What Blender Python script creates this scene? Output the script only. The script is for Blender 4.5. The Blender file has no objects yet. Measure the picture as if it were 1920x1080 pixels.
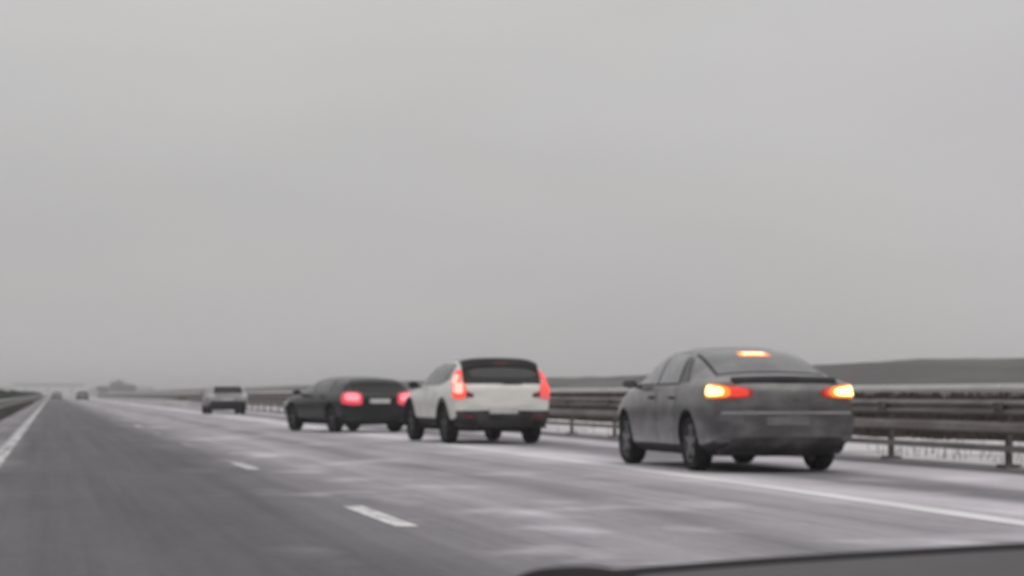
import bpy, bmesh, math, random
from mathutils import Vector, Matrix
from mathutils.bvhtree import BVHTree
R = math.radians
random.seed(7)
S = bpy.context.scene
C = S.collection

# ------------------------------------------------------------------ camera
cam_d = bpy.data.cameras.new('camera')
cam = bpy.data.objects.new('camera', cam_d)
C.objects.link(cam)
cam_d.sensor_width = 36.0
cam_d.lens = 78.75
cam_d.clip_start = 0.05
cam_d.clip_end = 12000
cam.location = (0, 0, 0.92)
cam.rotation_euler = (R(90 + 2.711), R(0.0), R(-11.598))
cam_d.dof.use_dof = True            # cheap phone lens, focused on the near windscreen
cam_d.dof.focus_distance = 2.2
cam_d.dof.aperture_fstop = 16.5
S.camera = cam

# ------------------------------------------------------------------ sky, sun, exposure
W = bpy.data.worlds.new('World')
S.world = W
W.use_nodes = True
nt = W.node_tree
nt.nodes.clear()
N = nt.nodes.new
out = N('ShaderNodeOutputWorld')
bg = N('ShaderNodeBackground')
bg.inputs['Strength'].default_value = 1.0
sky = N('ShaderNodeTexSky')
sky.sky_type = 'NISHITA'
sky.sun_disc = False
sky.sun_elevation = R(38)
sky.sun_rotation = R(150)
sky.dust_density = 4
bgs = N('ShaderNodeBackground')
bgs.inputs['Strength'].default_value = 0.05
nt.links.new(sky.outputs[0], bgs.inputs[0])
tc = N('ShaderNodeTexCoord')
sep = N('ShaderNodeSeparateXYZ')
nt.links.new(tc.outputs['Generated'], sep.inputs[0])
mx = N('ShaderNodeMath'); mx.operation = 'MAXIMUM'; mx.inputs[1].default_value = 0.0
nt.links.new(sep.outputs['Z'], mx.inputs[0])
ma = N('ShaderNodeMath'); ma.operation = 'MULTIPLY_ADD'      # overcast: zenith three times the horizon
ma.inputs[1].default_value = 0.70; ma.inputs[2].default_value = 0.482
nt.links.new(mx.outputs[0], ma.inputs[0])
mp = N('ShaderNodeMapping'); mp.inputs['Scale'].default_value = (1, 1, 3)
nt.links.new(tc.outputs['Generated'], mp.inputs[0])
nz = N('ShaderNodeTexNoise'); nz.inputs['Scale'].default_value = 2.6; nz.inputs['Detail'].default_value = 3
nt.links.new(mp.outputs[0], nz.inputs['Vector'])
mr = N('ShaderNodeMapRange'); mr.inputs[1].default_value = .3; mr.inputs[2].default_value = .7
mr.inputs[3].default_value = .935; mr.inputs[4].default_value = 1.065
nt.links.new(nz.outputs[0], mr.inputs[0])
mu = N('ShaderNodeMath'); mu.operation = 'MULTIPLY'
nt.links.new(ma.outputs[0], mu.inputs[0]); nt.links.new(mr.outputs[0], mu.inputs[1])
nt.links.new(mu.outputs[0], bg.inputs['Strength'])
nz2 = N('ShaderNodeTexNoise'); nz2.inputs['Scale'].default_value = 4.5; nz2.inputs['Detail'].default_value = 2
nt.links.new(mp.outputs[0], nz2.inputs['Vector'])
cr = N('ShaderNodeValToRGB')
cr.color_ramp.elements[0].position = .35; cr.color_ramp.elements[0].color = (1.0, .972, .99, 1)
cr.color_ramp.elements[1].position = .65; cr.color_ramp.elements[1].color = (1.0, .985, .972, 1)
nt.links.new(nz2.outputs[0], cr.inputs[0]); nt.links.new(cr.outputs[0], bg.inputs['Color'])
mix = N('ShaderNodeMixShader'); mix.inputs[0].default_value = 0.06
nt.links.new(bg.outputs[0], mix.inputs[1]); nt.links.new(bgs.outputs[0], mix.inputs[2])
nt.links.new(mix.outputs[0], out.inputs['Surface'])

sl = bpy.data.lights.new('sun', 'SUN')
sl.energy = 0.5; sl.angle = R(40); sl.color = (1, .97, .93)
so = bpy.data.objects.new('sun', sl); C.objects.link(so)
so.rotation_euler = (R(52), 0, R(-150 + 180))
S.view_settings.view_transform = 'Standard'
S.view_settings.look = 'None'
S.view_settings.exposure = 0.0
S.view_settings.gamma = 1.0
S.cycles.use_denoising = True
S.cycles.max_bounces = 6
S.cycles.volume_bounces = 0

# ------------------------------------------------------------------ materials
def mat(name, col, rough=.6, metal=0., spec=.4, noise=None, coat=0., bump=None, emit=None, estr=0.):
    """noise = (scale xyz, second colour, contrast lo, hi)"""
    m = bpy.data.materials.new(name); m.use_nodes = True
    t = m.node_tree; b = t.nodes['Principled BSDF']
    b.inputs['Base Color'].default_value = (*col, 1)
    b.inputs['Roughness'].default_value = rough
    b.inputs['Metallic'].default_value = metal
    b.inputs['Specular IOR Level'].default_value = spec
    b.inputs['Coat Weight'].default_value = coat
    b.inputs['Coat Roughness'].default_value = .12
    if emit:
        b.inputs['Emission Color'].default_value = (*emit, 1)
        b.inputs['Emission Strength'].default_value = estr
    if noise or bump:
        c = t.nodes.new('ShaderNodeTexCoord')
    if noise:
        sc, c2, lo, hi = noise
        p = t.nodes.new('ShaderNodeMapping'); p.inputs['Scale'].default_value = sc
        t.links.new(c.outputs['Object'], p.inputs[0])
        n = t.nodes.new('ShaderNodeTexNoise'); n.inputs['Scale'].default_value = 1; n.inputs['Detail'].default_value = 5
        n.inputs['Roughness'].default_value = .6
        t.links.new(p.outputs[0], n.inputs['Vector'])
        r = t.nodes.new('ShaderNodeMapRange'); r.inputs[1].default_value = lo; r.inputs[2].default_value = hi
        t.links.new(n.outputs[0], r.inputs[0])
        x = t.nodes.new('ShaderNodeMix'); x.data_type = 'RGBA'
        x.inputs[6].default_value = (*col, 1); x.inputs[7].default_value = (*c2, 1)
        t.links.new(r.outputs[0], x.inputs[0])
        t.links.new(x.outputs[2], b.inputs['Base Color'])
    if bump:
        sc, st = bump
        n = t.nodes.new('ShaderNodeTexNoise'); n.inputs['Scale'].default_value = sc; n.inputs['Detail'].default_value = 4
        t.links.new(c.outputs['Object'], n.inputs['Vector'])
        u = t.nodes.new('ShaderNodeBump'); u.inputs['Strength'].default_value = st; u.inputs['Distance'].default_value = .02
        t.links.new(n.outputs[0], u.inputs['Height'])
        t.links.new(u.outputs[0], b.inputs['Normal'])
    return m

def road_material():
    m = bpy.data.materials.new('slushy_asphalt'); m.use_nodes = True
    t = m.node_tree; b = t.nodes['Principled BSDF']; n = t.nodes.new; L = t.links.new
    b.inputs['Specular IOR Level'].default_value = .25
    c = n('ShaderNodeTexCoord'); s = n('ShaderNodeSeparateXYZ'); L(c.outputs['Object'], s.inputs[0])
    # wobble the bands a little so that their borders wander
    def noise(scale, detail=4, rough=.55):
        p = n('ShaderNodeMapping'); p.inputs['Scale'].default_value = scale
        L(c.outputs['Object'], p.inputs[0])
        q = n('ShaderNodeTexNoise'); q.inputs['Scale'].default_value = 1
        q.inputs['Detail'].default_value = detail; q.inputs['Roughness'].default_value = rough
        L(p.outputs[0], q.inputs['Vector']); return q.outputs[0]
    def math_(op, a, bb, cc=None):
        k = n('ShaderNodeMath'); k.operation = op
        for i, v in enumerate((a, bb, cc)):
            if v is None: continue
            if isinstance(v, (int, float)): k.inputs[i].default_value = v
            else: L(v, k.inputs[i])
        return k.outputs[0]
    wob = math_('MULTIPLY_ADD', noise((.25, .07, 1), 3), 1.5, -.75)
    x = math_('ADD', s.outputs['X'], wob)
    mr_ = n('ShaderNodeMapRange'); mr_.inputs[1].default_value = -2; mr_.inputs[2].default_value = 14
    L(x, mr_.inputs[0])
    ramp = n('ShaderNodeValToRGB'); e = ramp.color_ramp.elements
    bands = [(-2, .45), (-1.2, .30), (-.4, .05), (1.7, .03), (2.5, .20), (3.1, .38), (3.9, .46), (4.5, .22), (5.1, .46),
             (5.9, .38), (6.8, .66), (7.6, .80), (8.4, .18), (9.2, .18), (9.7, .70), (10.4, .72), (10.75, .10), (11.3, .0), (11.75, .55), (14, .8)]
    e[0].position = 0; e[0].color = (bands[0][1],) * 3 + (1,)
    e[1].position = 1; e[1].color = (bands[-1][1],) * 3 + (1,)
    for X, v in bands[1:-1]:
        k = e.new((X + 2) / 16); k.color = (v, v, v, 1)
    L(mr_.outputs[0], ramp.inputs[0])
    streak = math_('MULTIPLY_ADD', noise((3.4, .035, 1), 6, .66), 1.1, -.55)
    patch = math_('MULTIPLY_ADD', noise((.8, .22, 1), 6, .66), .8, -.40)
    grain = math_('MULTIPLY_ADD', noise((14, 4, 1), 6, .75), .5, -.25)
    # drifted snow never gathers evenly: modulation follows the band itself
    amp = math_('MULTIPLY_ADD', ramp.outputs[0], 1.05, .14)
    md = math_('ADD', math_('ADD', streak, patch), grain)
    fac = math_('ADD', ramp.outputs[0], math_('MULTIPLY', md, amp))
    # loose drifts blown across the lane boundary
    dr = n('ShaderNodeMapRange'); dr.inputs[1].default_value = .54; dr.inputs[2].default_value = .68
    L(noise((.75, .42, 1), 4, .5), dr.inputs[0])
    wr_ = n('ShaderNodeValToRGB'); we = wr_.color_ramp.elements
    we[0].position = (1.2 + 2) / 16; we[0].color = (0, 0, 0, 1); we[1].position = 1; we[1].color = (.15, .15, .15, 1)
    for X, v_ in ((2.0, .25), (2.7, .45), (4.0, .35), (6.5, .25)):
        k_ = we.new((X + 2) / 16); k_.color = (v_, v_, v_, 1)
    L(mr_.outputs[0], wr_.inputs[0])
    fac = math_('ADD', fac, math_('MULTIPLY', dr.outputs[0], wr_.outputs[0]))
    cl = n('ShaderNodeClamp'); L(fac, cl.inputs[0])
    asp = n('ShaderNodeMix'); asp.data_type = 'RGBA'
    asp.inputs[6].default_value = (.060, .057, .062, 1); asp.inputs[7].default_value = (.100, .096, .104, 1)
    L(noise((.5, .12, 1), 6, .7), asp.inputs[0])
    mx_ = n('ShaderNodeMix'); mx_.data_type = 'RGBA'
    L(cl.outputs[0], mx_.inputs[0]); L(asp.outputs[2], mx_.inputs[6])
    mx_.inputs[7].default_value = (.60, .578, .615, 1)
    L(mx_.outputs[2], b.inputs['Base Color'])
    b.inputs['Roughness'].default_value = .8
    bu = n('ShaderNodeBump'); bu.inputs['Strength'].default_value = .5; bu.inputs['Distance'].default_value = .02
    L(math_('ADD', cl.outputs[0], noise((30, 30, 30), 3)), bu.inputs['Height'])
    L(bu.outputs[0], b.inputs['Normal'])
    return m

M = {}
M['road'] = road_material()
M['road_far'] = mat('far_asphalt', (.13, .13, .135), .8, spec=.2, noise=((.6, .05, 1), (.35, .34, .36), .45, .65))
M['field'] = mat('snowy_field', (.42, .415, .42), .9, spec=.1, noise=((.02, .02, .02), (.24, .225, .21), .45, .62))
M['snow'] = mat('verge_snow', (.56, .545, .56), .85, spec=.15, noise=((.9, .35, 1), (.30, .285, .285), .50, .68), bump=(6, .6))
M['bank'] = mat('winter_grass_bank', (.112, .109, .108), .95, spec=.05, noise=((.16, .05, .3), (.17, .165, .162), .42, .68), bump=(3, .8))
M['grass'] = mat('dry_grass', (.050, .037, .033), .9, spec=.05, noise=((.5, .5, .5), (.085, .066, .058), .5, .7))
M['paint'] = mat('road_paint', (.70, .70, .70), .7, spec=.2, noise=((6, 1.3, 1), (.30, .29, .305), .42, .62))
M['paint_edge'] = mat('edge_line_paint', (.72, .72, .72), .7, spec=.2, noise=((5, .3, 1), (.50, .49, .51), .45, .66))
M['paint_worn'] = mat('worn_road_paint', (.56, .55, .56), .7, spec=.2, noise=((5, .5, 1), (.24, .235, .24), .42, .62))
M['paint_faint'] = mat('slush_covered_road_paint', (.30, .295, .30), .7, spec=.2, noise=((4, 1.5, 1), (.17, .165, .17), .42, .6))
M['rail_top'] = mat('galvanised_steel', (.72, .71, .70), .6, metal=.0, spec=.3, noise=((3, .7, 3), (.55, .54, .53), .4, .7))
M['rail'] = mat('weathered_steel', (.17, .148, .140), .65, spec=.3, noise=((2, .5, 4), (.36, .335, .325), .45, .7))
M['post'] = mat('rusty_post_steel', (.06, .05, .048), .7, spec=.3, noise=((6, 6, 6), (.16, .13, .12), .45, .7))
M['rail_grey'] = mat('grey_steel', (.21, .215, .215), .6, spec=.3, noise=((2, .5, 4), (.13, .135, .135), .45, .7))
M['hedge'] = mat('hedge_leaf', (.036, .045, .040), .75, spec=.2, noise=((1.2, 1.2, 1.2), (.075, .085, .07), .4, .65))
M['bark'] = mat('bark', (.06, .052, .046), .9, spec=.1)
M['twig'] = mat('bare_twigs', (.050, .046, .045), .9, spec=.1, noise=((.5, .5, .5), (.085, .078, .075), .4, .65))
M['concrete'] = mat('concrete', (.22, .215, .21), .85, spec=.15, noise=((.4, .4, .4), (.15, .148, .145), .45, .7))
M['tyre'] = mat('tyre_rubber', (.014, .014, .015), .85, spec=.15, noise=((5, 5, 5), (.085, .082, .085), .55, .75))
M['rim'] = mat('alloy_rim', (.22, .22, .225), .4, metal=.6)
M['rim_dark'] = mat('dark_rim', (.06, .06, .062), .5, metal=.3)
M['trim'] = mat('black_plastic', (.014, .013, .015), .65, spec=.2, noise=((4, 4, 4), (.040, .037, .038), .5, .75))
M['cladding'] = mat('salt_stained_plastic', (.026, .024, .026), .7, spec=.2, noise=((3, 3, 5), (.095, .090, .092), .42, .72))
M['glass'] = mat('tinted_glass', (.008, .010, .011), .06, spec=.35)
M['glass_sky'] = mat('sky_grey_glass', (.05, .054, .058), .14, spec=.6, noise=((2.2, 2.2, 2.2), (.12, .122, .125), .4, .7))  # grey base colour stands in for sky reflected in the opaque panes
M['glass_light'] = mat('pale_sky_glass', (.26, .265, .275), .25, spec=.6, noise=((2.5, 2.5, 2.5), (.17, .172, .178), .4, .7))  # pale base colour stands in for sky seen through the opaque panes
M['plate'] = mat('number_plate', (.55, .55, .54), .5, noise=((9, 9, 9), (.38, .37, .36), .45, .7))
M['dirty_plate'] = mat('dirt_covered_plate', (.16, .155, .155), .6, noise=((9, 9, 9), (.11, .107, .107), .45, .7))
M['chrome'] = mat('chrome', (.5, .5, .5), .25, metal=.9)
M['grey_paint'] = mat('grey_metallic_paint', (.070, .069, .073), .28, metal=.35, spec=.5, coat=.55, noise=((2.4, 2.4, 4.5), (.165, .160, .162), .42, .70))
M['white_paint'] = mat('dirty_white_paint', (.74, .735, .695), .35, spec=.4, coat=.4, noise=((2.2, 2.2, 4.0), (.60, .59, .55), .45, .75))
M['black_paint'] = mat('dark_green_black_paint', (.006, .0085, .009), .3, spec=.35, coat=.2, noise=((1.3, 1.3, 2.0), (.026, .027, .027), .5, .78))
M['silver_paint'] = mat('silver_paint', (.34, .335, .34), .45, metal=.2, spec=.4, coat=.2, noise=((1.3, 1.3, 2.0), (.22, .215, .22), .45, .7))
M['dim_paint'] = mat('dull_blue_grey_paint', (.17, .17, .18), .4, spec=.4, coat=.2)
M['amber_on'] = mat('lit_amber_lens', (.8, .4, .1), .3, emit=(1, .72, .24), estr=3.4)
M['brake_on'] = mat('lit_orange_lens', (.8, .3, .1), .3, emit=(1, .52, .28), estr=2.6)
M['red_glow'] = mat('lit_red_lens', (.5, .03, .02), .3, emit=(1, .06, .035), estr=.55)
M['red_on'] = mat('bright_red_lens', (.6, .05, .04), .3, emit=(1, .10, .06), estr=.75)
M['red_dim'] = mat('dim_red_lens', (.5, .06, .07), .3, emit=(1, .16, .18), estr=.5)
M['pink_on'] = mat('bright_pink_red_lens', (.6, .05, .08), .3, emit=(1, .10, .15), estr=.40)
M['red_lens'] = mat('glowing_red_housing', (.22, .012, .010), .25, spec=.5, coat=.4, emit=(1, .05, .03), estr=.13)
M['amber_glow'] = mat('amber_reflector', (.6, .2, .03), .3, emit=(1, .26, .03), estr=.85)
M['pink_core'] = mat('pale_red_core', (.7, .2, .25), .3, emit=(1, .30, .34), estr=.95)
M['red_core'] = mat('pale_red_bulb_glow', (.8, .3, .25), .3, emit=(1, .42, .34), estr=1.3)
M['red_off'] = mat('red_lens', (.16, .012, .012), .25, spec=.5, coat=.4)
M['clear_lens'] = mat('clear_lens', (.5, .5, .5), .2, spec=.6, coat=.4)
M['dash'] = mat('grey_dashboard_plastic', (.092, .087, .092), .75, spec=.2, noise=((6, 6, 6), (.112, .106, .110), .4, .7), bump=(260, .25))
M['dash_dark'] = mat('black_dashboard_plastic', (.008, .006, .007), .8, spec=.1)

# ------------------------------------------------------------------ mesh helpers
def link(name, me, m=None, parent=None, smooth=False, sharp=None):
    o = bpy.data.objects.new(name, me); C.objects.link(o)
    if m is not None and not me.materials:
        me.materials.append(M[m] if isinstance(m, str) else m)
    if smooth:
        me.shade_smooth()
        if sharp: me.set_sharp_from_angle(angle=R(sharp))
    if parent is not None: o.parent = parent
    return o
def pyd(v, f):
    me = bpy.data.meshes.new('mesh'); me.from_pydata(v, [], f); me.update(); return me
def tag(o, label=None, cat=None, group=None, kind=None):
    for k, v in (('label', label), ('category', cat), ('group', group), ('kind', kind)):
        if v: o[k] = v
    return o
def empty(name, loc=(0, 0, 0), rz=0):
    o = bpy.data.objects.new(name, None); C.objects.link(o)
    o.location = loc; o.rotation_euler = (0, 0, rz); o.empty_display_size = .3
    return o
def box_me(x0, x1, y0, y1, z0, z1, bev=0):
    bm = bmesh.new()
    bmesh.ops.create_cube(bm, size=1)
    for v in bm.verts:
        v.co = ((x0 + x1) / 2 + v.co.x * (x1 - x0), (y0 + y1) / 2 + v.co.y * (y1 - y0), (z0 + z1) / 2 + v.co.z * (z1 - z0))
    if bev: bmesh.ops.bevel(bm, geom=bm.edges[:], offset=bev, segments=2, affect='EDGES')
    me = bpy.data.meshes.new('mesh'); bm.to_mesh(me); bm.free(); return me
def grid_me(f, us, vs):
    v = [f(u, w) for w in vs for u in us]; n = len(us)
    q = [(j * n + i, j * n + i + 1, (j + 1) * n + i + 1, (j + 1) * n + i) for j in range(len(vs) - 1) for i in range(n - 1)]
    return pyd(v, q)
def extrude_y(prof, length, closed=True):
    """profile in x,z extruded along y, centred"""
    n = len(prof); a = [(x, -length / 2, z) for x, z in prof]; b = [(x, length / 2, z) for x, z in prof]
    f = [(i, (i + 1) % n, n + (i + 1) % n, n + i) for i in range(n)]
    f += [tuple(range(n - 1, -1, -1)), tuple(range(n, 2 * n))]
    return pyd(a + b, f)
def lathe_x(prof, seg=36):
    """profile (x, r) turned about the x axis, closed ring"""
    v, f = [], []; n = len(prof)
    for s in range(seg):
        a = 2 * math.pi * s / seg
        for x, r in prof: v.append((x, r * math.cos(a), r * math.sin(a)))
    for s in range(seg):
        t = (s + 1) % seg
        for i in range(n):
            j = (i + 1) % n
            f.append((s * n + i, s * n + j, t * n + j, t * n + i))
    return pyd(v, f)
def hsh(*a):
    x = math.sin(sum(k * c for k, c in zip(a, (12.9898, 78.233, 37.719)))) * 43758.5453
    return x - math.floor(x)
def vnoise(x, y):
    xi, yi = math.floor(x), math.floor(y); fx, fy = x - xi, y - yi
    fx = fx * fx * (3 - 2 * fx); fy = fy * fy * (3 - 2 * fy)
    a, b, c, d = hsh(xi, yi), hsh(xi + 1, yi), hsh(xi, yi + 1), hsh(xi + 1, yi + 1)
    return (a + (b - a) * fx) + ((c + (d - c) * fx) - (a + (b - a) * fx)) * fy
def frange(a, b, n): return [a + (b - a) * i / (n - 1) for i in range(n)]
def geo(a, b, first, ratio):
    r = [a]; s = first
    while r[-1] + s < b: r.append(r[-1] + s); s *= ratio
    r.append(b); return r

# ------------------------------------------------------------------ the setting
YF = 3300
ys = geo(-30, YF, 1.2, 1.03)
g = link('ground', grid_me(lambda u, v: (u, v, -.12), [-1400, -200, -40, -20, 20, 60, 300, 1400], geo(-40, YF, 40, 1.2)), 'field')
tag(g, kind='structure')
road = link('road', grid_me(lambda u, v: (u, v, 0), frange(-1.75, 11.85, 9), ys), 'road'); tag(road, kind='structure')
opp = link('opposite_road', grid_me(lambda u, v: (u, v, -.02), [-16.5, -10, -4.6], ys), 'road_far'); tag(opp, kind='structure')
med = link('median_strip', grid_me(lambda u, v: (u, v, -.03 + (.05 if -4.4 < u < -1.9 else 0) + .03 * vnoise(u * 2, v)), frange(-4.7, -1.6, 7), ys), 'bank')
tag(med, kind='structure')
def vz(u, v):
    k = max(0, min(1, (u - 11.7) / 1.0))
    return .012 - .02 * k * (u > 13) + .10 * k * (vnoise(u * .9, v * .5) - .25) + .03 * k * vnoise(u * 3.1, v * 2.3) - .12 * max(0, min(1, (u - 17) / 2))
verge = link('snowy_verge', grid_me(vz_ := (lambda u, v: (u, v, vz(u, v))), frange(11.75, 19.2, 20), geo(-10, YF, .6, 1.022)), 'snow', smooth=True)
tag(verge, kind='structure')
def bank_z(u, v):
    k = max(0, min(1, (u - 17.2) / 22)); k = k * (1.6 - .6 * k)
    top = 1.95 + .45 * vnoise(.3, v * .02 + 4) + .16 * vnoise(1.7, v * .11)
    return -.16 + k * (top + .16) + .16 * k * (vnoise(u * .5, v * .25) - .5) + (.10 * vnoise(u * 1.7, v * .9) if u < 38 else 0) * (k > 0)
bank = link('embankment', grid_me(lambda u, v: (u, v, bank_z(u, v)), frange(17, 44, 34) + [60, 90], geo(-10, 1100, .9, 1.018)), 'bank', smooth=True)
tag(bank, kind='structure')

# dry grass on the bank: nobody could count it
v, f = [], []
rg = random.Random(3)
for i in range(36000):
    y = 18 + 330 * rg.random() ** 1.8; x = 17.2 + 6.0 * rg.random()
    z = bank_z(x, y) - .02; h = .20 + .17 * rg.random(); a = rg.random() * 6.28; w = .05 + .07 * rg.random()
    dx, dy = math.cos(a) * w, math.sin(a) * w
    n = len(v); lx, ly = rg.uniform(-.12, .12), rg.uniform(-.12, .12)
    v += [(x - dx, y - dy, z), (x + dx, y + dy, z), (x + lx, y + ly, z + h), (x - dx + ly, y + dy, z + h * .7)]
    f += [(n, n + 1, n + 2), (n, n + 1, n + 3)]
for i in range(260):                                   # lone stalks poking through the verge snow
    y = 22 + 60 * rg.random(); y += 0 if i % 3 else (26.5 - y) * .9
    x = 11.95 + 4.5 * rg.random() ** 1.6; z = vz(x, y) - .01; h = .14 + .24 * rg.random(); w = .008
    n = len(v); lx, ly = rg.uniform(-.05, .05), rg.uniform(-.05, .05)
    v += [(x - w, y, z), (x + w, y + w, z), (x + lx, y + ly, z + h), (x, y - w, z)]
    f += [(n, n + 1, n + 2), (n + 1, n + 3, n + 2), (n + 3, n, n + 2)]
tag(link('dry_grass', pyd(v, f), 'grass'), 'brown dry winter grass on the bank behind the barrier', 'grass', kind='stuff')

# road paint: sheets 5 mm above the asphalt, parts of the road
def strip(name, pts, w, z=.005):
    a = [(x - w / 2, y, z) for x, y in pts]; b = [(x + w / 2, y, z) for x, y in pts]; n = len(pts)
    return link(name, pyd(a + b, [(i, n + i, n + i + 1, i + 1) for i in range(n - 1)]), 'paint', road)
edge = [(-30, 6.55), (8, 6.62), (14.7, 6.72), (18, 6.88), (22, 6.98), (30, 7.0), (60, 6.98), (200, 6.95), (700, 6.9)]
def edge_x(y):
    for (a, p), (b, q) in zip(edge, edge[1:]):
        if a <= y <= b:
            t = (y - a) / (b - a); return p + (q - p) * t
    return edge[-1][1]
rl = strip('edge_line', [(edge_x(y), y) for y in geo(-28, 699, 1.5, 1.04)], .27); rl.data.materials[0] = M['paint_edge']
ll = strip('edge_line', [(-.74, y) for y in geo(-28, 699, 1.5, 1.04)], .22); ll.data.materials[0] = M['paint_worn']
dm = None
for k in range(-3, 22):
    y0 = 15.4 + 12.0 * k
    if dm is None:
        dm = [pyd([(-.085, 0, 0), (.085, 0, 0), (.085, 2.9, 0), (-.085, 2.9, 0)], [(0, 1, 2, 3)]) for _ in range(3)]
        for d_, m_ in zip(dm, ('paint', 'paint_worn', 'paint_faint')): d_.materials.append(M[m_])
    o = link('lane_dash', dm[0 if k <= 0 else 1 if k in (1, 4, 9) else 2], None, road); o.location = (2.42, y0, .005)

# ------------------------------------------------------------------ right-hand crash barrier
def wave(zs):
    o = [(d, z) for d, z in zs]; i = [(d + .012, z) for d, z in reversed(zs)]
    return o + i
TH = [(.03, .655), (.03, .667), (-.045, .685), (-.045, .715), (.02, .742), (.02, .766), (-.045, .79), (-.045, .82), (.03, .84), (.03, .852)]
TL = [(.03, .425), (.03, .435), (-.04, .455), (-.04, .545), (.03, .565), (.03, .575)]
mid_me = extrude_y(wave(TL), 3.99); mid_me.materials.append(M['rail'])
spl_me = box_me(-.056, -.044, -.16, .16, .69, .82, .004); spl_me.materials.append(M['post'])
beam_me = extrude_y(wave(TH), 3.99); beam_me.materials.append(M['rail'])
top_me = box_me(-.055, .055, -1.995, 1.995, .955, 1.05, .03); top_me.materials.append(M['rail_top'])
low_me = box_me(-.02, .02, -1.995, 1.995, .20, .28, .008); low_me.materials.append(M['rail'])
post_me = extrude_y([(.055, -.25), (.115, -.25), (.115, .945), (.055, .945)], .10); post_me.materials.append(M['post'])
foot_me = box_me(-.03, .2, -.13, .13, -.02, .045, .008); foot_me.materials.append(M['post'])
barrier = tag(empty('crash_barrier', (11.62, 0, 0)), 'tall brown steel crash barrier with pale top rail along the right shoulder', 'barrier')
yk = [14.2 + 4 * k for k in range(46)]
for y in yk:
    for nm, me in (('post', post_me), ('footplate', foot_me), ('splice_plate', spl_me)):
        o = link(nm, me, None, barrier); o.location = (0, y, 0)
    for nm, me in (('beam', beam_me), ('middle_rail', mid_me), ('top_rail', top_me), ('lower_rail', low_me)):
        o = link(nm, me, None, barrier); o.location = (0, y + 2, 0)
L0 = yk[-1] + 4
me = extrude_y(wave(TH), 420); o = link('far_beam', me, 'rail', barrier); o.location = (0, L0 + 210, 0)
o = link('far_top_rail', box_me(-.055, .055, -210, 210, .945, 1.045), 'rail_top', barrier); o.location = (0, L0 + 210, 0)
bm = bmesh.new()
for k in range(100):
    b2 = bmesh.ops.create_cube(bm, size=1)
    for vv in b2['verts']: vv.co = (.085 + vv.co.x * .06, L0 + 4 * k + vv.co.y * .1, .46 + vv.co.z * .96)
me = bpy.data.meshes.new('mesh'); bm.to_mesh(me); bm.free()
tag(link('far_posts', me, 'post', barrier), kind='stuff')

# ------------------------------------------------------------------ median barrier and hedge, left
WB = [(.02, .44), (.02, .455), (-.05, .49), (-.05, .54), (.02, .58), (.02, .61), (-.05, .65), (-.05, .70), (.02, .735), (.02, .75)]
WB = [(-x, z) for x, z in WB]
wb_me = extrude_y(list(reversed(wave([(x, z) for x, z in WB]))), 3.99); wb_me.materials.append(M['rail_grey'])
mp_me = box_me(-.12, -.05, -.05, .05, -.2, .74, .004); mp_me.materials.append(M['post'])
mb = tag(empty('median_barrier', (-1.62, 0, 0)), 'low grey steel crash barrier beside the left edge line', 'barrier')
for k in range(50):
    y = 16 + 4 * k
    o = link('post', mp_me, None, mb); o.location = (0, y, 0)
    o = link('beam', wb_me, None, mb); o.location = (0, y + 2, 0)
o = link('far_beam', extrude_y(list(reversed(wave(WB))), 400), 'rail_grey', mb); o.location = (0, 216 + 200, 0)

def leaf_cloud(fn, n, size, rnd):
    v, f = [], []
    for _ in range(n):
        p, s = fn(rnd); s = size * (.6 + .8 * rnd.random()) * s
        a = Vector((rnd.gauss(0, 1), rnd.gauss(0, 1), rnd.gauss(0, 1))).normalized()
        b = a.orthogonal().normalized(); c = a.cross(b)
        k = len(v); p = Vector(p)
        v += [tuple(p - b * s), tuple(p + c * s * .5), tuple(p + b * s), tuple(p - c * s * .5)]
        f.append((k, k + 1, k + 2, k + 3))
    return pyd(v, f)
hedge = tag(empty('hedge', (-3.1, 0, 0)), 'dark green clipped hedge along the median behind the low barrier', 'hedge')
def hp(r):
    y = 40 + 460 * r.random() ** 1.7
    a = r.random() * math.pi; hh = .70 + .22 * vnoise(y * .35, 1) + .12 * vnoise(y * 1.3, 7)
    rr = .55 + .45 * r.random()
    return (math.cos(a) * .85 * rr, y, .12 + math.sin(a) ** .6 * hh * rr), 1 + y / 120
link('foliage', leaf_cloud(hp, 26000, .09, random.Random(5)), 'hedge', hedge)
bm = bmesh.new()
for k in range(150):
    y = 41 + k * 3 + random.random()
    b2 = bmesh.ops.create_cone(bm, segments=5, radius1=.04, radius2=.02, depth=.9, cap_ends=True)
    for vv in b2['verts']: vv.co += Vector((random.uniform(-.2, .2), y, .42))
me = bpy.data.meshes.new('mesh'); bm.to_mesh(me); bm.free()
tag(link('stems', me, 'bark', hedge), kind='stuff')

# ------------------------------------------------------------------ far overpass and trees
br = tag(empty('overpass', (0, 1800, 0)), 'faint grey concrete overpass crossing the road far ahead', 'bridge')
link('deck', box_me(-30, 25, -5, 5, 6.9, 8.3, .1), 'concrete', br)
for sy in (-1, 1): link('parapet', box_me(-30, 25, sy * 4.9 - .12, sy * 4.9 + .12, 8.3, 9.2, .03), 'concrete', br)
for x in (-3.2, 15.5, -20): link('pier', box_me(x - .6, x + .6, -3.5, 3.5, -.2, 6.89, .1), 'concrete', br)
for s in (-1, 1):
    def ab(u, w, s=s):
        return (s * (19 + u), w, -.2 + 7.0 * min(1, u / 14) * max(0, 1 - max(0, abs(w) - 6) / 12))
    link('abutment_slope', grid_me(ab, [0, 4, 8, 14, 24, 60], frange(-19, 19, 11)), 'bank', br)

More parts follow.
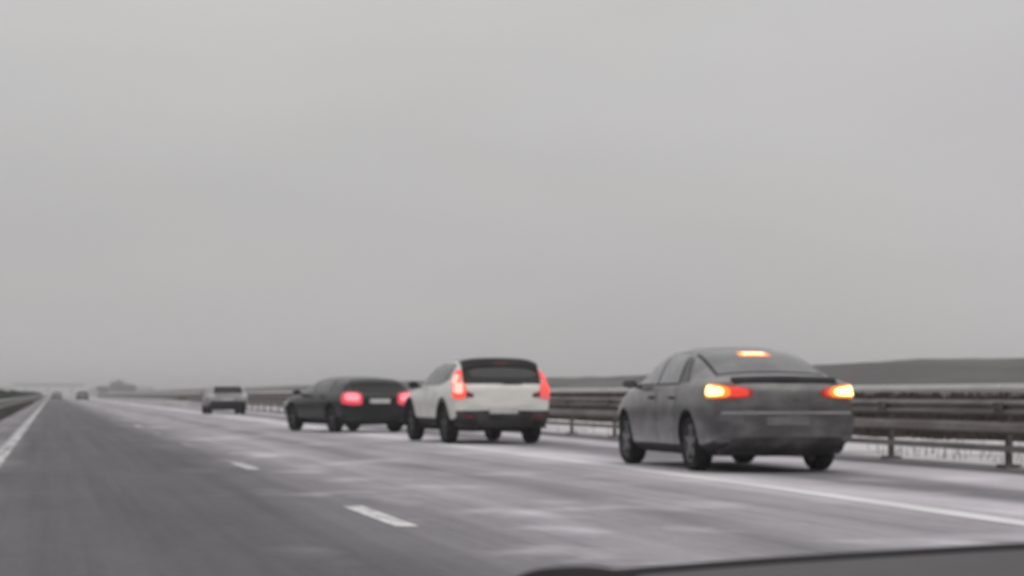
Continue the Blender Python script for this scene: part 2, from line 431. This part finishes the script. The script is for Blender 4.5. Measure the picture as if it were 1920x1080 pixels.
def tree(x, y, h, rx, label, seed):
    t = tag(empty('bare_tree', (x, y, -.15)), label, 'tree', 'trees far ahead beside the road')
    r = random.Random(seed); bm = bmesh.new()
    def limb(a, b, r0, r1):
        d = b - a; m = d.to_track_quat('Z', 'Y').to_matrix().to_4x4(); m.translation = (a + b) / 2
        bmesh.ops.create_cone(bm, segments=6, radius1=r0, radius2=r1, depth=d.length, cap_ends=True, matrix=m)
    limb(Vector((0, 0, 0)), Vector((.1, 0, h * .5)), .16, .10)
    tips = []
    for k in range(9):
        a = k * 2.4; z = h * r.uniform(.22, .5)
        b = Vector((math.cos(a) * rx * r.uniform(.4, .75), math.sin(a) * rx * r.uniform(.4, .75), z + h * r.uniform(.18, .42)))
        limb(Vector((0, 0, z)), b, .08, .02); tips.append(b)
    me = bpy.data.meshes.new('mesh'); bm.to_mesh(me); bm.free(); link('trunk', me, 'bark', t)
    def fn(rr):
        c = rr.choice(tips)
        return (c.x + rr.gauss(0, rx * .26), c.y + rr.gauss(0, rx * .26), max(.3, c.z + rr.gauss(0, h * .10))), 1
    link('crown', leaf_cloud(fn, 3200, .24, r), 'twig', t)
tree(26.5, 930, 7.0, 3.4, 'tallest bare dark tree far ahead on the right of the road', 1)
tree(20.0, 915, 4.4, 2.1, 'small bare tree nearest the road, left of the tallest far tree', 2)
tree(31.5, 950, 5.2, 2.8, 'bare bushy tree right of the tallest far tree', 3)

# ------------------------------------------------------------------ cars
# a station: y, bottom, half width, z of widest, belt z, belt half width, top z, half width at the roof edge
def body_mesh(st, clad=False):
    v, f, mi = [], [], []; n = 10; m = 2 * n - 2
    for y, zb, w, zm, zbelt, wb, zt, wt in st:
        dr = min(.055, (zt - zbelt) * .3)
        p7 = (wt, zt - dr)
        h = [(0, zb), (w * .80, zb), (w * .965, zb + .10), (w, zm), (w * .985, zbelt - .06), (wb, zbelt),
             ((wb + wt) / 2 + .015, (zbelt + p7[1]) / 2 + .005), p7, (wt * .6, zt - .012), (0, zt)]
        ring = h + [(-x, z) for x, z in reversed(h[1:-1])]
        v += [(x, y, z) for x, z in ring]
    ns = len(st)
    for s in range(ns - 1):
        for i in range(m):
            j = (i + 1) % m
            f.append((s * m + i, (s + 1) * m + i, (s + 1) * m + j, s * m + j))
            k = i if i < n - 1 else m - 1 - i
            mi.append(1 if (k <= 1 or (clad and k <= 1)) else 0)
    for s, flip in ((0, False), (ns - 1, True)):
        for i in range(n - 1):
            a, b = i, i + 1; c, d = (m - b) % m, (m - a) % m
            q = [s * m + a, s * m + b, s * m + c, s * m + d]
            q = list(dict.fromkeys(q))
            if flip: q.reverse()
            f.append(tuple(q)); mi.append(1 if i <= 1 else 0)
    me = pyd(v, f)
    for p, k in zip(me.polygons, mi): p.material_index = k
    return me

def evaluated(o):
    bpy.context.view_layer.update()
    dg = bpy.context.evaluated_depsgraph_get()
    return bpy.data.meshes.new_from_object(o.evaluated_get(dg), depsgraph=dg)

class Car:
    def __init__(s, name, label, cat, st, paint, wb, wr, loc, rz, group=None, rim='rim', clad=False, level=2, track=None):
        s.root = tag(empty(name, loc, rz), label, cat, group)
        s.paint, s.wb, s.wr = paint, wb, wr
        base = body_mesh(st, clad)
        base.materials.append(M[paint]); base.materials.append(M['trim'])
        tmp = bpy.data.objects.new('tmp', base); C.objects.link(tmp)
        md = tmp.modifiers.new('s', 'SUBSURF'); md.levels = level; md.render_levels = level
        smooth = evaluated(tmp)
        s.bvh = BVHTree.FromPolygons([tuple(q.co) for q in smooth.vertices], [tuple(p.vertices) for p in smooth.polygons])
        s.hw = max(abs(q.co.x) for q in smooth.vertices)
        # wheel arches cut out of the shell
        cb = bmesh.new()
        for y in (0, wb):
            for sd in (-1, 1):
                bmesh.ops.create_cone(cb, segments=40, radius1=wr + .055, radius2=wr + .055, depth=.5, cap_ends=True,
                                      matrix=Matrix.Translation((sd * (s.hw - .05), y, wr + .015)) @ Matrix.Rotation(R(90), 4, 'Y'))
        cm = bpy.data.meshes.new('mesh'); cb.to_mesh(cm); cb.free()
        cm.materials.append(M[paint]); cm.materials.append(M['trim'])
        for p in cm.polygons: p.material_index = 1
        co = bpy.data.objects.new('tmp_cut', cm); C.objects.link(co)
        bo = tmp.modifiers.new('b', 'BOOLEAN'); bo.operation = 'DIFFERENCE'; bo.object = co; bo.solver = 'EXACT'
        shell = evaluated(tmp)
        bpy.data.objects.remove(tmp); bpy.data.objects.remove(co)
        s.body = link('body', shell, None, s.root, True, 35)
        # wheels
        tw = .225
        prof = [(-tw / 2 + .03, wr * .66), (-tw / 2, wr * .74), (-tw / 2, wr * .90), (-tw / 2 + .03, wr * .985), (0, wr), (tw / 2 - .03, wr * .985), (tw / 2, wr * .90), (tw / 2, wr * .74), (tw / 2 - .03, wr * .66)]
        ty = lathe_x(prof); ty.materials.append(M['tyre']); ty.shade_smooth()
        hub = lathe_x([(-.02, .01), (-.02, wr * .5), (.0, wr * .5), (.0, .01)], 24); hub.materials.append(M['trim'])
        rb = bmesh.new()
        rp = lathe_x([(-.10, wr * .665), (.095, wr * .665), (.095, wr * .62), (-.10, wr * .60)], 36); rb.from_mesh(rp)
        for k in range(5):
            b2 = bmesh.ops.create_cube(rb, size=1)
            for q in b2['verts']:
                wd = .085 if q.co.z < 0 else .06
                q.co = Vector((.070 + q.co.x * .03 - (.02 if q.co.z > 0 else 0) * 0, q.co.y * wd, wr * .34 + q.co.z * wr * .62))
            bmesh.ops.rotate(rb, verts=b2['verts'], cent=(0, 0, 0), matrix=Matrix.Rotation(k * 2 * math.pi / 5, 3, 'X'))
        b2 = bmesh.ops.create_cone(rb, segments=16, radius1=.075, radius2=.06, depth=.05, cap_ends=True,
                                   matrix=Matrix.Translation((.075, 0, 0)) @ Matrix.Rotation(R(90), 4, 'Y'))
        rm = bpy.data.meshes.new('mesh'); rb.to_mesh(rm); rb.free(); rm.materials.append(M[rim])
        for y in (0, wb):
            for sd in (-1, 1):
                w = link('wheel', hub, None, s.root); w.location = (sd * (s.hw - .145), y, wr)
                if sd < 0: w.rotation_euler = (0, 0, math.pi)
                link('tyre', ty, None, w); link('rim', rm, None, w)
    def cast(s, o, d):
        h = s.bvh.ray_cast(Vector(o), Vector(d))
        if h[0] is None:
            h = s.bvh.find_nearest(Vector(o) + Vector(d) * 4)
        return h[0], h[1]
    def skin(s, name, rays, nu, nv, m, off=.006, parent=None, depth=.02, smooth=True):
        """rays(u,v) -> origin, direction; a closed skin laid on the shell"""
        o_, i_ = [], []
        for j in range(nv + 1):
            for i in range(nu + 1):
                p, nn = s.cast(*rays(i / nu, j / nv))
                a = rays(i / nu, j / nv)[1]
                if nn.dot(Vector(a)) > 0 and rays.out: nn = -nn
                if rays.rad: nn = Vector(a).normalized() if nn.dot(Vector(a)) <= 0 else nn
                o_.append(tuple(p + nn * off)); i_.append(tuple(p - nn * depth))
        k = len(o_); w = nu + 1; f = []
        for j in range(nv):
            for i in range(nu):
                q = (j * w + i, j * w + i + 1, (j + 1) * w + i + 1, (j + 1) * w + i)
                f.append(q); f.append(tuple(k + t for t in reversed(q)))
        rim = [i for i in range(w)] + [j * w + nu for j in range(1, nv + 1)] + [nv * w + i for i in range(nu - 1, -1, -1)] + [j * w for j in range(nv - 1, 0, -1)]
        for a, b in zip(rim, rim[1:] + rim[:1]): f.append((a, b, k + b, k + a)[::-1])
        me = pyd(o_ + i_, f)
        bm = bmesh.new(); bm.from_mesh(me); bmesh.ops.recalc_face_normals(bm, faces=bm.faces[:]); bm.to_mesh(me); bm.free()
        return link(name, me, m, parent or s.root, smooth, 40)
    def rear(s, name, q, m, nu=12, nv=6, **k):
        """q = four corners (x,z): bottom left, bottom right, top right, top left, seen from behind"""
        def r(u, v):
            a = Vector(q[0]).lerp(Vector(q[1]), u); b = Vector(q[3]).lerp(Vector(q[2]), u); p = a.lerp(b, v)
            return (p.x, -4, p.y), (0, 1, 0)
        r = _ray(r); return s.skin(name, r, nu, nv, m, **k)
    def side(s, name, sd, q, m, nu=8, nv=5, **k):
        """q corners (y,z)"""
        def r(u, v):
            a = Vector(q[0]).lerp(Vector(q[1]), u); b = Vector(q[3]).lerp(Vector(q[2]), u); p = a.lerp(b, v)
            return (sd * 3, p.x, p.y), (-sd, 0, 0)
        r = _ray(r); return s.skin(name, r, nu, nv, m, **k)
    def top(s, name, q, m, nu=10, nv=6, **k):
        """q corners (x,y)"""
        def r(u, v):
            a = Vector(q[0]).lerp(Vector(q[1]), u); b = Vector(q[3]).lerp(Vector(q[2]), u); p = a.lerp(b, v)
            return (p.x, p.y, 5), (0, 0, -1)
        r = _ray(r); return s.skin(name, r, nu, nv, m, **k)
    def corner(s, name, sd, c, a0, a1, z00, z01, z10, z11, m, nu=10, nv=5, oval=False, **k):
        """lamp wrapped round a rear corner: cast outwards from an inner axis c=(x,y); angle from straight back"""
        def r(u, v):
            if oval:
                x_, y_ = 2 * u - 1, 2 * v - 1
                u, v = .5 + .5 * x_ * (.4 + .6 * math.sqrt(1 - y_ * y_ / 2)), .5 + .5 * y_ * (.4 + .6 * math.sqrt(1 - x_ * x_ / 2))
            a = R(a0 + (a1 - a0) * u); lo = z00 + (z10 - z00) * u; hi = z01 + (z11 - z01) * u
            return (sd * c[0], c[1], lo + (hi - lo) * v), (sd * math.sin(a), -math.cos(a), 0)
        r = _ray(r, rad=True); return s.skin(name, r, nu, nv, m, **k)
    def part(s, name, me, m, parent=None, loc=None, smooth=False):
        o = link(name, me, m, parent or s.root, smooth, 40)
        if loc: o.location = loc
        return o
    def mirrors(s, y, z, x, m):
        for sd in (-1, 1):
            bm = bmesh.new(); bmesh.ops.create_uvsphere(bm, u_segments=14, v_segments=9, radius=1)
            for q in bm.verts:
                q.co = Vector((sd * (x + .10) + q.co.x * .105, y + q.co.y * .075, z + q.co.z * .068))
                if q.co.y < y - .03: q.co.y = y - .03
            me = bpy.data.meshes.new('mesh'); bm.to_mesh(me); bm.free()
            o = s.part('mirror', me, m, smooth=True)
            s.part('mirror_arm', box_me(min(sd * (x - .09), sd * (x + .03)), max(sd * (x - .09), sd * (x + .03)), y - .03, y + .03, z - .065, z - .03, .006), 'trim', o)

class _ray:
    def __init__(s, f, rad=False): s.f, s.rad, s.out = f, rad, not rad
    def __call__(s, u, v): return s.f(u, v)

SED = [(-1.03, .42, .72, .62, .90, .68, .955, .52), (-1.00, .34, .84, .62, 1.02, .78, 1.085, .62), (-.86, .30, .905, .62, 1.05, .83, 1.125, .66),
       (-.58, .28, .935, .64, 1.06, .855, 1.14, .67), (-.42, .27, .94, .64, 1.06, .865, 1.19, .68), (.0, .26, .945, .64, 1.055, .885, 1.36, .685), (.40, .25, .945, .64, 1.05, .90, 1.46, .69),
       (.85, .25, .94, .64, 1.04, .905, 1.51, .69), (1.35, .25, .94, .64, 1.03, .905, 1.51, .68), (1.80, .25, .94, .64, 1.01, .90, 1.455, .67),
       (2.25, .25, .94, .64, .99, .885, 1.27, .67), (2.62, .25, .935, .63, .985, .86, 1.075, .69), (2.90, .25, .93, .62, .955, .83, 1.03, .66),
       (3.25, .26, .90, .58, .87, .79, .945, .60), (3.48, .29, .84, .54, .76, .72, .82, .55), (3.59, .36, .70, .50, .64, .58, .69, .44)]

def doors(c, zb, za, rng, belt):
    for sd in (-1, 1):
        for (a, b) in rng:
            d = c.side('door', sd, [(a + .12 if a < .6 else a, zb), (b, zb), (b, belt), (a, belt)], c.paint, 8, 8, off=.005)
            c.side('handle', sd, [(a + .10, za), (a + .27, za), (a + .27, za + .03), (a + .10, za + .03)], 'trim' if c.paint != 'white_paint' else 'white_paint', 4, 2, off=.03, parent=d)

def sedan():
    sst = [(y, zb - (.09 if -.8 < y < 3.2 else .05), w * .972, zm, b, wb * .972, t, wt * .985) for y, zb, w, zm, b, wb, t, wt in SED]
    c = Car('sedan', 'grey saloon with flashing amber hazard lamps stopped nearest on the shoulder', 'car', sst, 'grey_paint', 2.86, .335,
            (8.36, 25.95, 0), R(1.0), 'cars stopped on the shoulder')
    c.top('window_border', [(-.675, -.475), (.675, -.475), (.635, .47), (-.635, .47)], 'trim', 16, 10, off=.003)
    w = c.top('rear_window', [(-.645, -.44), (.645, -.44), (.60, .43), (-.60, .43)], 'glass_sky', 16, 10, off=.007)
    b = c.top('high_brake_lamp', [(-.20, .10), (.20, .10), (.18, .28), (-.18, .28)], 'amber_glow', 8, 3, off=.012, parent=w)
    c.top('brake_lamp_core', [(-.14, .14), (.14, .14), (.13, .24), (-.13, .24)], 'brake_on', 8, 3, off=.02, parent=w)
    b['label'] = 'lit orange brake lamp at the top of the rear window'
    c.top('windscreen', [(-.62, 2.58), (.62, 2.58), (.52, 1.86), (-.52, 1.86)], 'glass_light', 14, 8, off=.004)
    c.top('sunroof', [(-.45, .75), (.45, .75), (.45, 1.35), (-.45, 1.35)], 'glass', 8, 6, off=.004)
    for sd in (-1, 1):
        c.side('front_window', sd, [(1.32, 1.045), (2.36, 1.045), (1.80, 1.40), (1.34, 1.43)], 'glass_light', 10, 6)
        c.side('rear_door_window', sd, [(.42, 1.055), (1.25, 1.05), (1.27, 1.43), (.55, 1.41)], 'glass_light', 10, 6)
        c.side('quarter_window', sd, [(.05, 1.07), (.35, 1.06), (.46, 1.38), (.32, 1.33)], 'glass', 6, 5)
        k0 = 0 if sd < 0 else -18
        l = c.corner('tail_lamp', sd, (.50, -.50), -10, 64, .87, 1.0, .85, 1.05, 'red_lens', 16, 8, off=.014, oval=True)
        c.corner('brake_lens', sd, (.50, -.50), -4, 30, .89, .98, .885, 1.01, 'red_glow', 10, 6, off=.020, parent=l, oval=True)
        c.corner('hazard_reflector', sd, (.50, -.50), 20 + k0, 61, .875, 1.005, .87, 1.04, 'amber_glow', 12, 8, off=.022, parent=l, oval=True)
        c.corner('hazard_lamp', sd, (.50, -.50), 27 + k0, 57, .90, .985, .895, 1.02, 'amber_on', 10, 6, off=.030, parent=l, oval=True)
        c.side('window_trim', sd, [(.36, 1.035), (2.42, 1.02), (1.82, 1.425), (.52, 1.435)], 'trim', 16, 6, off=.003)
        c.side('headlamp', sd, [(3.25, .66), (3.6, .62), (3.5, .74), (3.15, .80)], 'clear_lens', 6, 4)
    c.rear('boot_lid', [(-.56, .76), (.56, .76), (.62, 1.04), (-.62, 1.04)], 'grey_paint', 14, 6, off=.008)
    c.top('boot_spoiler', [(-.62, -.99), (.62, -.99), (.64, -.90), (-.64, -.90)], 'trim', 14, 3, off=.03)
    bp = c.rear('rear_bumper', [(-.80, .37), (.80, .37), (.83, .685), (-.83, .685)], 'grey_paint', 18, 6, off=.035)
    c.rear('diffuser', [(-.74, .26), (.74, .26), (.66, .42), (-.66, .42)], 'cladding', 12, 4, off=.05, parent=bp)
    c.rear('bumper_ledge_highlight', [(-.78, .69), (.78, .69), (.78, .715), (-.78, .715)], 'silver_paint', 12, 2, off=.026, parent=bp)  # silver tone paints in the light caught along the bumper's top ledge
    c.rear('number_plate', [(-.26, .56), (.26, .56), (.26, .655), (-.26, .655)], 'dirty_plate', 4, 2, off=.045)
    doors(c, .34, .86, ((.42, 1.27), (1.30, 2.36)), .985)
    c.mirrors(2.18, 1.06, .90, 'grey_paint')
    c.part('underbody', box_me(-.62, .62, -.75, 3.1, .195, .28, .03), 'trim')
sedan()

SUV = [(-.90, .52, .76, .78, 1.00, .72, 1.05, .58), (-.87, .43, .88, .78, 1.05, .83, 1.11, .70), (-.80, .36, .92, .78, 1.065, .87, 1.17, .75), (-.70, .33, .935, .78, 1.07, .89, 1.37, .77),
       (-.62, .31, .94, .78, 1.07, .895, 1.53, .76), (-.45, .30, .945, .78, 1.065, .90, 1.57, .745), (.15, .29, .945, .78, 1.05, .90, 1.585, .70), (.9, .28, .945, .78, 1.04, .90, 1.59, .69),
       (1.40, .28, .94, .76, 1.03, .89, 1.555, .68), (1.78, .28, .94, .76, 1.02, .885, 1.43, .69), (2.22, .28, .935, .74, 1.01, .87, 1.15, .72), (2.55, .29, .93, .74, .99, .85, 1.09, .69),
       (3.05, .31, .91, .70, .93, .81, 1.03, .63), (3.36, .34, .86, .66, .84, .74, .92, .58), (3.50, .40, .72, .6, .70, .60, .76, .46)]
def suv():
    c = Car('suv', 'white SUV with dark lower cladding and tall red tail lamps on the shoulder', 'car', SUV, 'white_paint', 2.70, .365,
            (8.04, 41.2, 0), R(4.2), 'cars stopped on the shoulder', rim='rim_dark', clad=True)
    w = c.rear('rear_window', [(-.74, 1.09), (.75, 1.09), (.72, 1.485), (-.72, 1.485)], 'glass', 16, 8, off=.008)
    c.part('wiper', box_me(-.01, .36, -.90, -.875, 1.10, 1.12, .004), 'trim', w)
    sp = c.top('roof_spoiler', [(-.72, -.67), (.72, -.67), (.70, -.42), (-.70, -.42)], 'trim', 14, 4, off=.035)
    c.top('roof_panel', [(-.60, -.40), (.60, -.40), (.56, 1.36), (-.56, 1.36)], 'dim_paint', 12, 10, off=.006)
    c.top('high_brake_lamp', [(-.12, -.655), (.12, -.655), (.12, -.64), (-.12, -.64)], 'red_off', 6, 1, off=.04, parent=sp)
    c.top('windscreen', [(-.64, 2.16), (.64, 2.16), (.54, 1.50), (-.54, 1.50)], 'glass', 14, 8, off=.004)
    for sd in (-1, 1):
        c.side('front_window', sd, [(1.15, 1.08), (2.05, 1.07), (1.52, 1.47), (1.17, 1.50)], 'glass_sky', 10, 6)
        c.side('rear_door_window', sd, [(.25, 1.09), (1.08, 1.085), (1.10, 1.50), (.25, 1.50)], 'glass_sky', 10, 6)
        c.side('quarter_window', sd, [(-.30, 1.20), (.18, 1.11), (.18, 1.50), (-.38, 1.46)], 'glass', 6, 5)
        on, core = ('red_on', 'red_core') if sd < 0 else ('red_dim', 'red_on')
        l = c.corner('tail_lamp', sd, (.55, -.55), 24, 62, .82, 1.12, .84, 1.13, on, 9, 9, off=.02, oval=True)
        c.corner('lamp_core', sd, (.55, -.55), 32, 54, .92, 1.10, .94, 1.11, core, 7, 6, off=.032, parent=l, oval=True)
        c.corner('lamp_upper_arm', sd, (.52, -.40), 34, 60, 1.02, 1.37, 1.05, 1.33, on, 7, 7, off=.02, parent=l, oval=True)
        c.corner('lamp_upper_core', sd, (.52, -.40), 40, 54, 1.08, 1.28, 1.10, 1.26, core, 5, 5, off=.03, parent=l, oval=True)
        c.corner('lamp_foot', sd, (.55, -.55), 2, 24, .86, .93, .86, .97, 'red_off', 6, 3, off=.016, parent=l)
        c.side('headlamp', sd, [(3.0, .76), (3.34, .72), (3.24, .86), (2.95, .90)], 'clear_lens', 6, 4)
        cl = c.side('sill_cladding', sd, [(.42, .33), (2.28, .33), (2.28, .47), (.42, .47)], 'trim', 12, 4, off=.012)
        for yy in (0, 2.70):
            arc = []
            n = 20
            vv, ff = [], []
            for k in range(n + 1):
                a = math.pi * (-.06 + 1.12 * k / n)
                for rr, dx in ((.425, .012), (.485, .012), (.485, -.05), (.425, -.05)):
                    vv.append((sd * (c.hw + dx - .012), yy + rr * math.cos(a), .38 + rr * math.sin(a)))
            for k in range(n):
                for q in range(4):
                    ff.append((k * 4 + q, k * 4 + (q + 1) % 4, (k + 1) * 4 + (q + 1) % 4, (k + 1) * 4 + q))
            me = pyd(vv, ff); bm = bmesh.new(); bm.from_mesh(me); bmesh.ops.recalc_face_normals(bm, faces=bm.faces[:]); bm.to_mesh(me); bm.free()
            c.part('arch_trim', me, 'trim')
    c.rear('tailgate', [(-.66, .70), (.66, .70), (.70, 1.10), (-.70, 1.10)], 'white_paint', 14, 7, off=.010)
    bp = c.rear('rear_bumper', [(-.82, .34), (.82, .34), (.86, .615), (-.86, .615)], 'cladding', 16, 6, off=.05)
    c.rear('skid_plate', [(-.36, .36), (.36, .36), (.34, .47), (-.34, .47)], 'rim_dark', 10, 3, off=.065, parent=bp)
    for sd in (-1, 1): c.rear('reflector', [(sd * .66 - .09, .50), (sd * .66 + .09, .50), (sd * .66 + .09, .54), (sd * .66 - .09, .54)], 'red_off', 4, 2, off=.06, parent=bp)
    c.rear('number_plate', [(-.27, .565), (.27, .565), (.27, .67), (-.27, .67)], 'plate', 4, 2, off=.065)
    doors(c, .48, .93, ((.36, 1.10), (1.13, 2.16)), 1.045)
    c.mirrors(1.98, 1.10, .91, 'trim')
    c.part('underbody', box_me(-.60, .60, -.62, 3.05, .23, .32, .03), 'trim')
    c.part('silencer', box_me(-.1, .35, -.74, -.35, .25, .36, .04), 'trim')
suv()

def dark_car():
    st = [(y, zb * .82, w * .985, zm * .86, b * .885, wb * .98, t * (.855 if y > -.4 or y < -.75 else .82), wt * .98) for y, zb, w, zm, b, wb, t, wt in SUV]
    c = Car('dark_hatchback', 'black hatchback with red tail lamps angled out ahead of the white SUV', 'car', st, 'black_paint', 2.62, .33,
            (7.42, 53.8, 0), R(15), 'cars stopped on the shoulder', rim='rim_dark')
    c.rear('rear_window', [(-.68, .96), (.68, .96), (.62, 1.22), (-.62, 1.22)], 'glass', 14, 7, off=.008)
    c.top('roof_spoiler', [(-.62, -.66), (.62, -.66), (.60, -.46), (-.60, -.46)], 'black_paint', 12, 3, off=.025)
    c.top('windscreen', [(-.64, 2.16), (.64, 2.16), (.54, 1.50), (-.54, 1.50)], 'glass_sky', 12, 8, off=.004)
    for sd in (-1, 1):
        c.side('front_window', sd, [(1.15, .95), (2.05, .94), (1.52, 1.25), (1.17, 1.275)], 'glass_sky', 8, 5)
        c.side('rear_door_window', sd, [(.20, .96), (1.08, .955), (1.10, 1.275), (.12, 1.265)], 'glass_sky', 8, 5)
        l = c.corner('tail_lamp', sd, (.46, -.50), -2, 66, .64, .95, .68, .97, 'pink_on', 12, 9, off=.016, oval=True)
        c.corner('lamp_core', sd, (.46, -.50), 10, 50, .75, .91, .77, .93, 'pink_core', 9, 7, off=.026, parent=l, oval=True)
        c.side('headlamp', sd, [(3.0, .66), (3.34, .62), (3.24, .76), (2.95, .80)], 'clear_lens', 6, 4)
    c.rear('tailgate', [(-.50, .58), (.50, .58), (.56, .93), (-.56, .93)], 'black_paint', 12, 6, off=.008)
    c.rear('rear_bumper', [(-.80, .30), (.80, .30), (.83, .56), (-.83, .56)], 'black_paint', 14, 6, off=.04)
    c.rear('number_plate', [(-.26, .70), (.26, .70), (.26, .81), (-.26, .81)], 'plate', 4, 2, off=.018)
    doors(c, .34, .84, ((.36, 1.10), (1.13, 2.16)), .91)
    c.mirrors(1.98, .97, .90, 'black_paint')
    c.part('underbody', box_me(-.60, .60, -.62, 3.05, .19, .28, .03), 'trim')
dark_car()

HAT = [(y, zb * .85, w * .96, zm * .9, b * .86, wb * .95, t * .86, wt * .95) for y, zb, w, zm, b, wb, t, wt in SUV]
def hatch(name, label, paint, loc, rz, lamp, glass='glass', group='cars stopped on the shoulder'):
    c = Car(name, label, 'car', HAT, paint, 2.60, .325, loc, rz, group, rim='rim_dark', level=2)
    c.rear('rear_window', [(-.66, .95), (.66, .95), (.60, 1.255), (-.60, 1.255)], glass, 10, 6, off=.008)
    for sd in (-1, 1):
        c.side('front_window', sd, [(1.15, .93), (2.0, .92), (1.5, 1.26), (1.17, 1.28)], glass, 8, 5)
        c.side('rear_door_window', sd, [(.1, .94), (1.08, .93), (1.10, 1.28), (.1, 1.28)], glass, 8, 5)
        c.corner('tail_lamp', sd, (.5, -.52), 14, 62, .74, .90, .76, .93, lamp, 7, 5, off=.016)
    c.rear('rear_bumper', [(-.78, .36), (.78, .36), (.80, .60), (-.80, .60)], 'trim', 12, 5, off=.045)
    c.rear('number_plate', [(-.26, .64), (.26, .64), (.26, .74), (-.26, .74)], 'plate', 4, 2, off=.02)
    c.mirrors(1.98, .95, .87, paint)
    c.part('underbody', box_me(-.58, .58, -.62, 3.0, .19, .28, .03), 'trim')
hatch('hatchback', 'silver hatchback stopped farthest ahead on the shoulder beyond the black hatchback', 'silver_paint', (7.85, 103.5, 0), R(1), 'clear_lens')
hatch('distant_car', 'hazy grey car far ahead in the right-hand lane', 'dim_paint', (4.35, 330, 0), 0, 'red_off', group='cars driving far ahead')
hatch('distant_car', 'hazy pale car far ahead in the left-hand lane', 'silver_paint', (.85, 390, 0), 0, 'red_off', group='cars driving far ahead')

# ------------------------------------------------------------------ dashboard of the car the camera rides in
crest = [(-.5, .80), (0, .82), (.10, .834), (.165, .8405), (.217, .8450), (.263, .8480), (.31, .8506), (.41, .8545), (.55, .855), (.9, .84)]
def cz(x):
    for (a, p), (b, q) in zip(crest, crest[1:]):
        if a <= x <= b:
            t = (x - a) / (b - a); return p + (q - p) * t
    return crest[-1][1] if x > 0 else crest[0][1]
prof = [(.92, -.42), (.945, -.10), (.935, -.03), (.90, 0), (.86, -.003), (.78, -.012), (.66, -.032), (.56, -.06), (.50, -.10), (.48, -.20), (.50, -.42)]
us = frange(-.5, .9, 57)
me = grid_me(lambda u, i: (u, prof[int(i)][0], cz(u) + prof[int(i)][1]), us, list(range(len(prof))))
bm = bmesh.new(); bm.from_mesh(me); bmesh.ops.holes_fill(bm, edges=[e for e in bm.edges if e.is_boundary]); bmesh.ops.recalc_face_normals(bm, faces=bm.faces[:]); bm.to_mesh(me); bm.free()
dash = tag(empty('dashboard', (0, 0, 0)), 'grey plastic dashboard edge along the bottom right corner', 'dashboard')
link('top_pad', me, 'dash', dash, True, 50)
lp = [(math.cos(k * 2 * math.pi / 8), math.sin(k * 2 * math.pi / 8)) for k in range(9)]
link('windscreen_seal', grid_me(lambda u, i: (u, .905 + lp[int(i)][0] * .010, cz(u) - .0005 + lp[int(i)][1] * .0022), us, list(range(9))), 'trim', dash, True)
bm = bmesh.new(); bmesh.ops.create_uvsphere(bm, u_segments=32, v_segments=16, radius=1)
for q in bm.verts:
    x, y, z = q.co
    sg = lambda t, p: math.copysign(abs(t) ** p, t)
    q.co = Vector((.190 + sg(x, .7) * .024, .80 + sg(y, .7) * .06, .8415 + sg(z, .7) * .014 + x * .002))
me = bpy.data.meshes.new('mesh'); bm.to_mesh(me); bm.free()
o = link('instrument_hood', me, 'dash_dark', dash, True); o['label'] = 'black rounded hood at the bottom edge'

# ------------------------------------------------------------------ winter haze
hm = bpy.data.materials.new('haze_air'); hm.use_nodes = True
t = hm.node_tree; t.nodes.clear()
ho = t.nodes.new('ShaderNodeOutputMaterial'); pv = t.nodes.new('ShaderNodeVolumePrincipled')
pv.inputs['Color'].default_value = (.86, .855, .86, 1)
pv.inputs['Density'].default_value = .0008
t.links.new(pv.outputs[0], ho.inputs['Volume'])
hz = link('haze', box_me(-1450, 1450, -60, YF + 60, -1.2, 11), hm)
tag(hz, 'pale winter haze over the motorway', 'haze', kind='stuff')
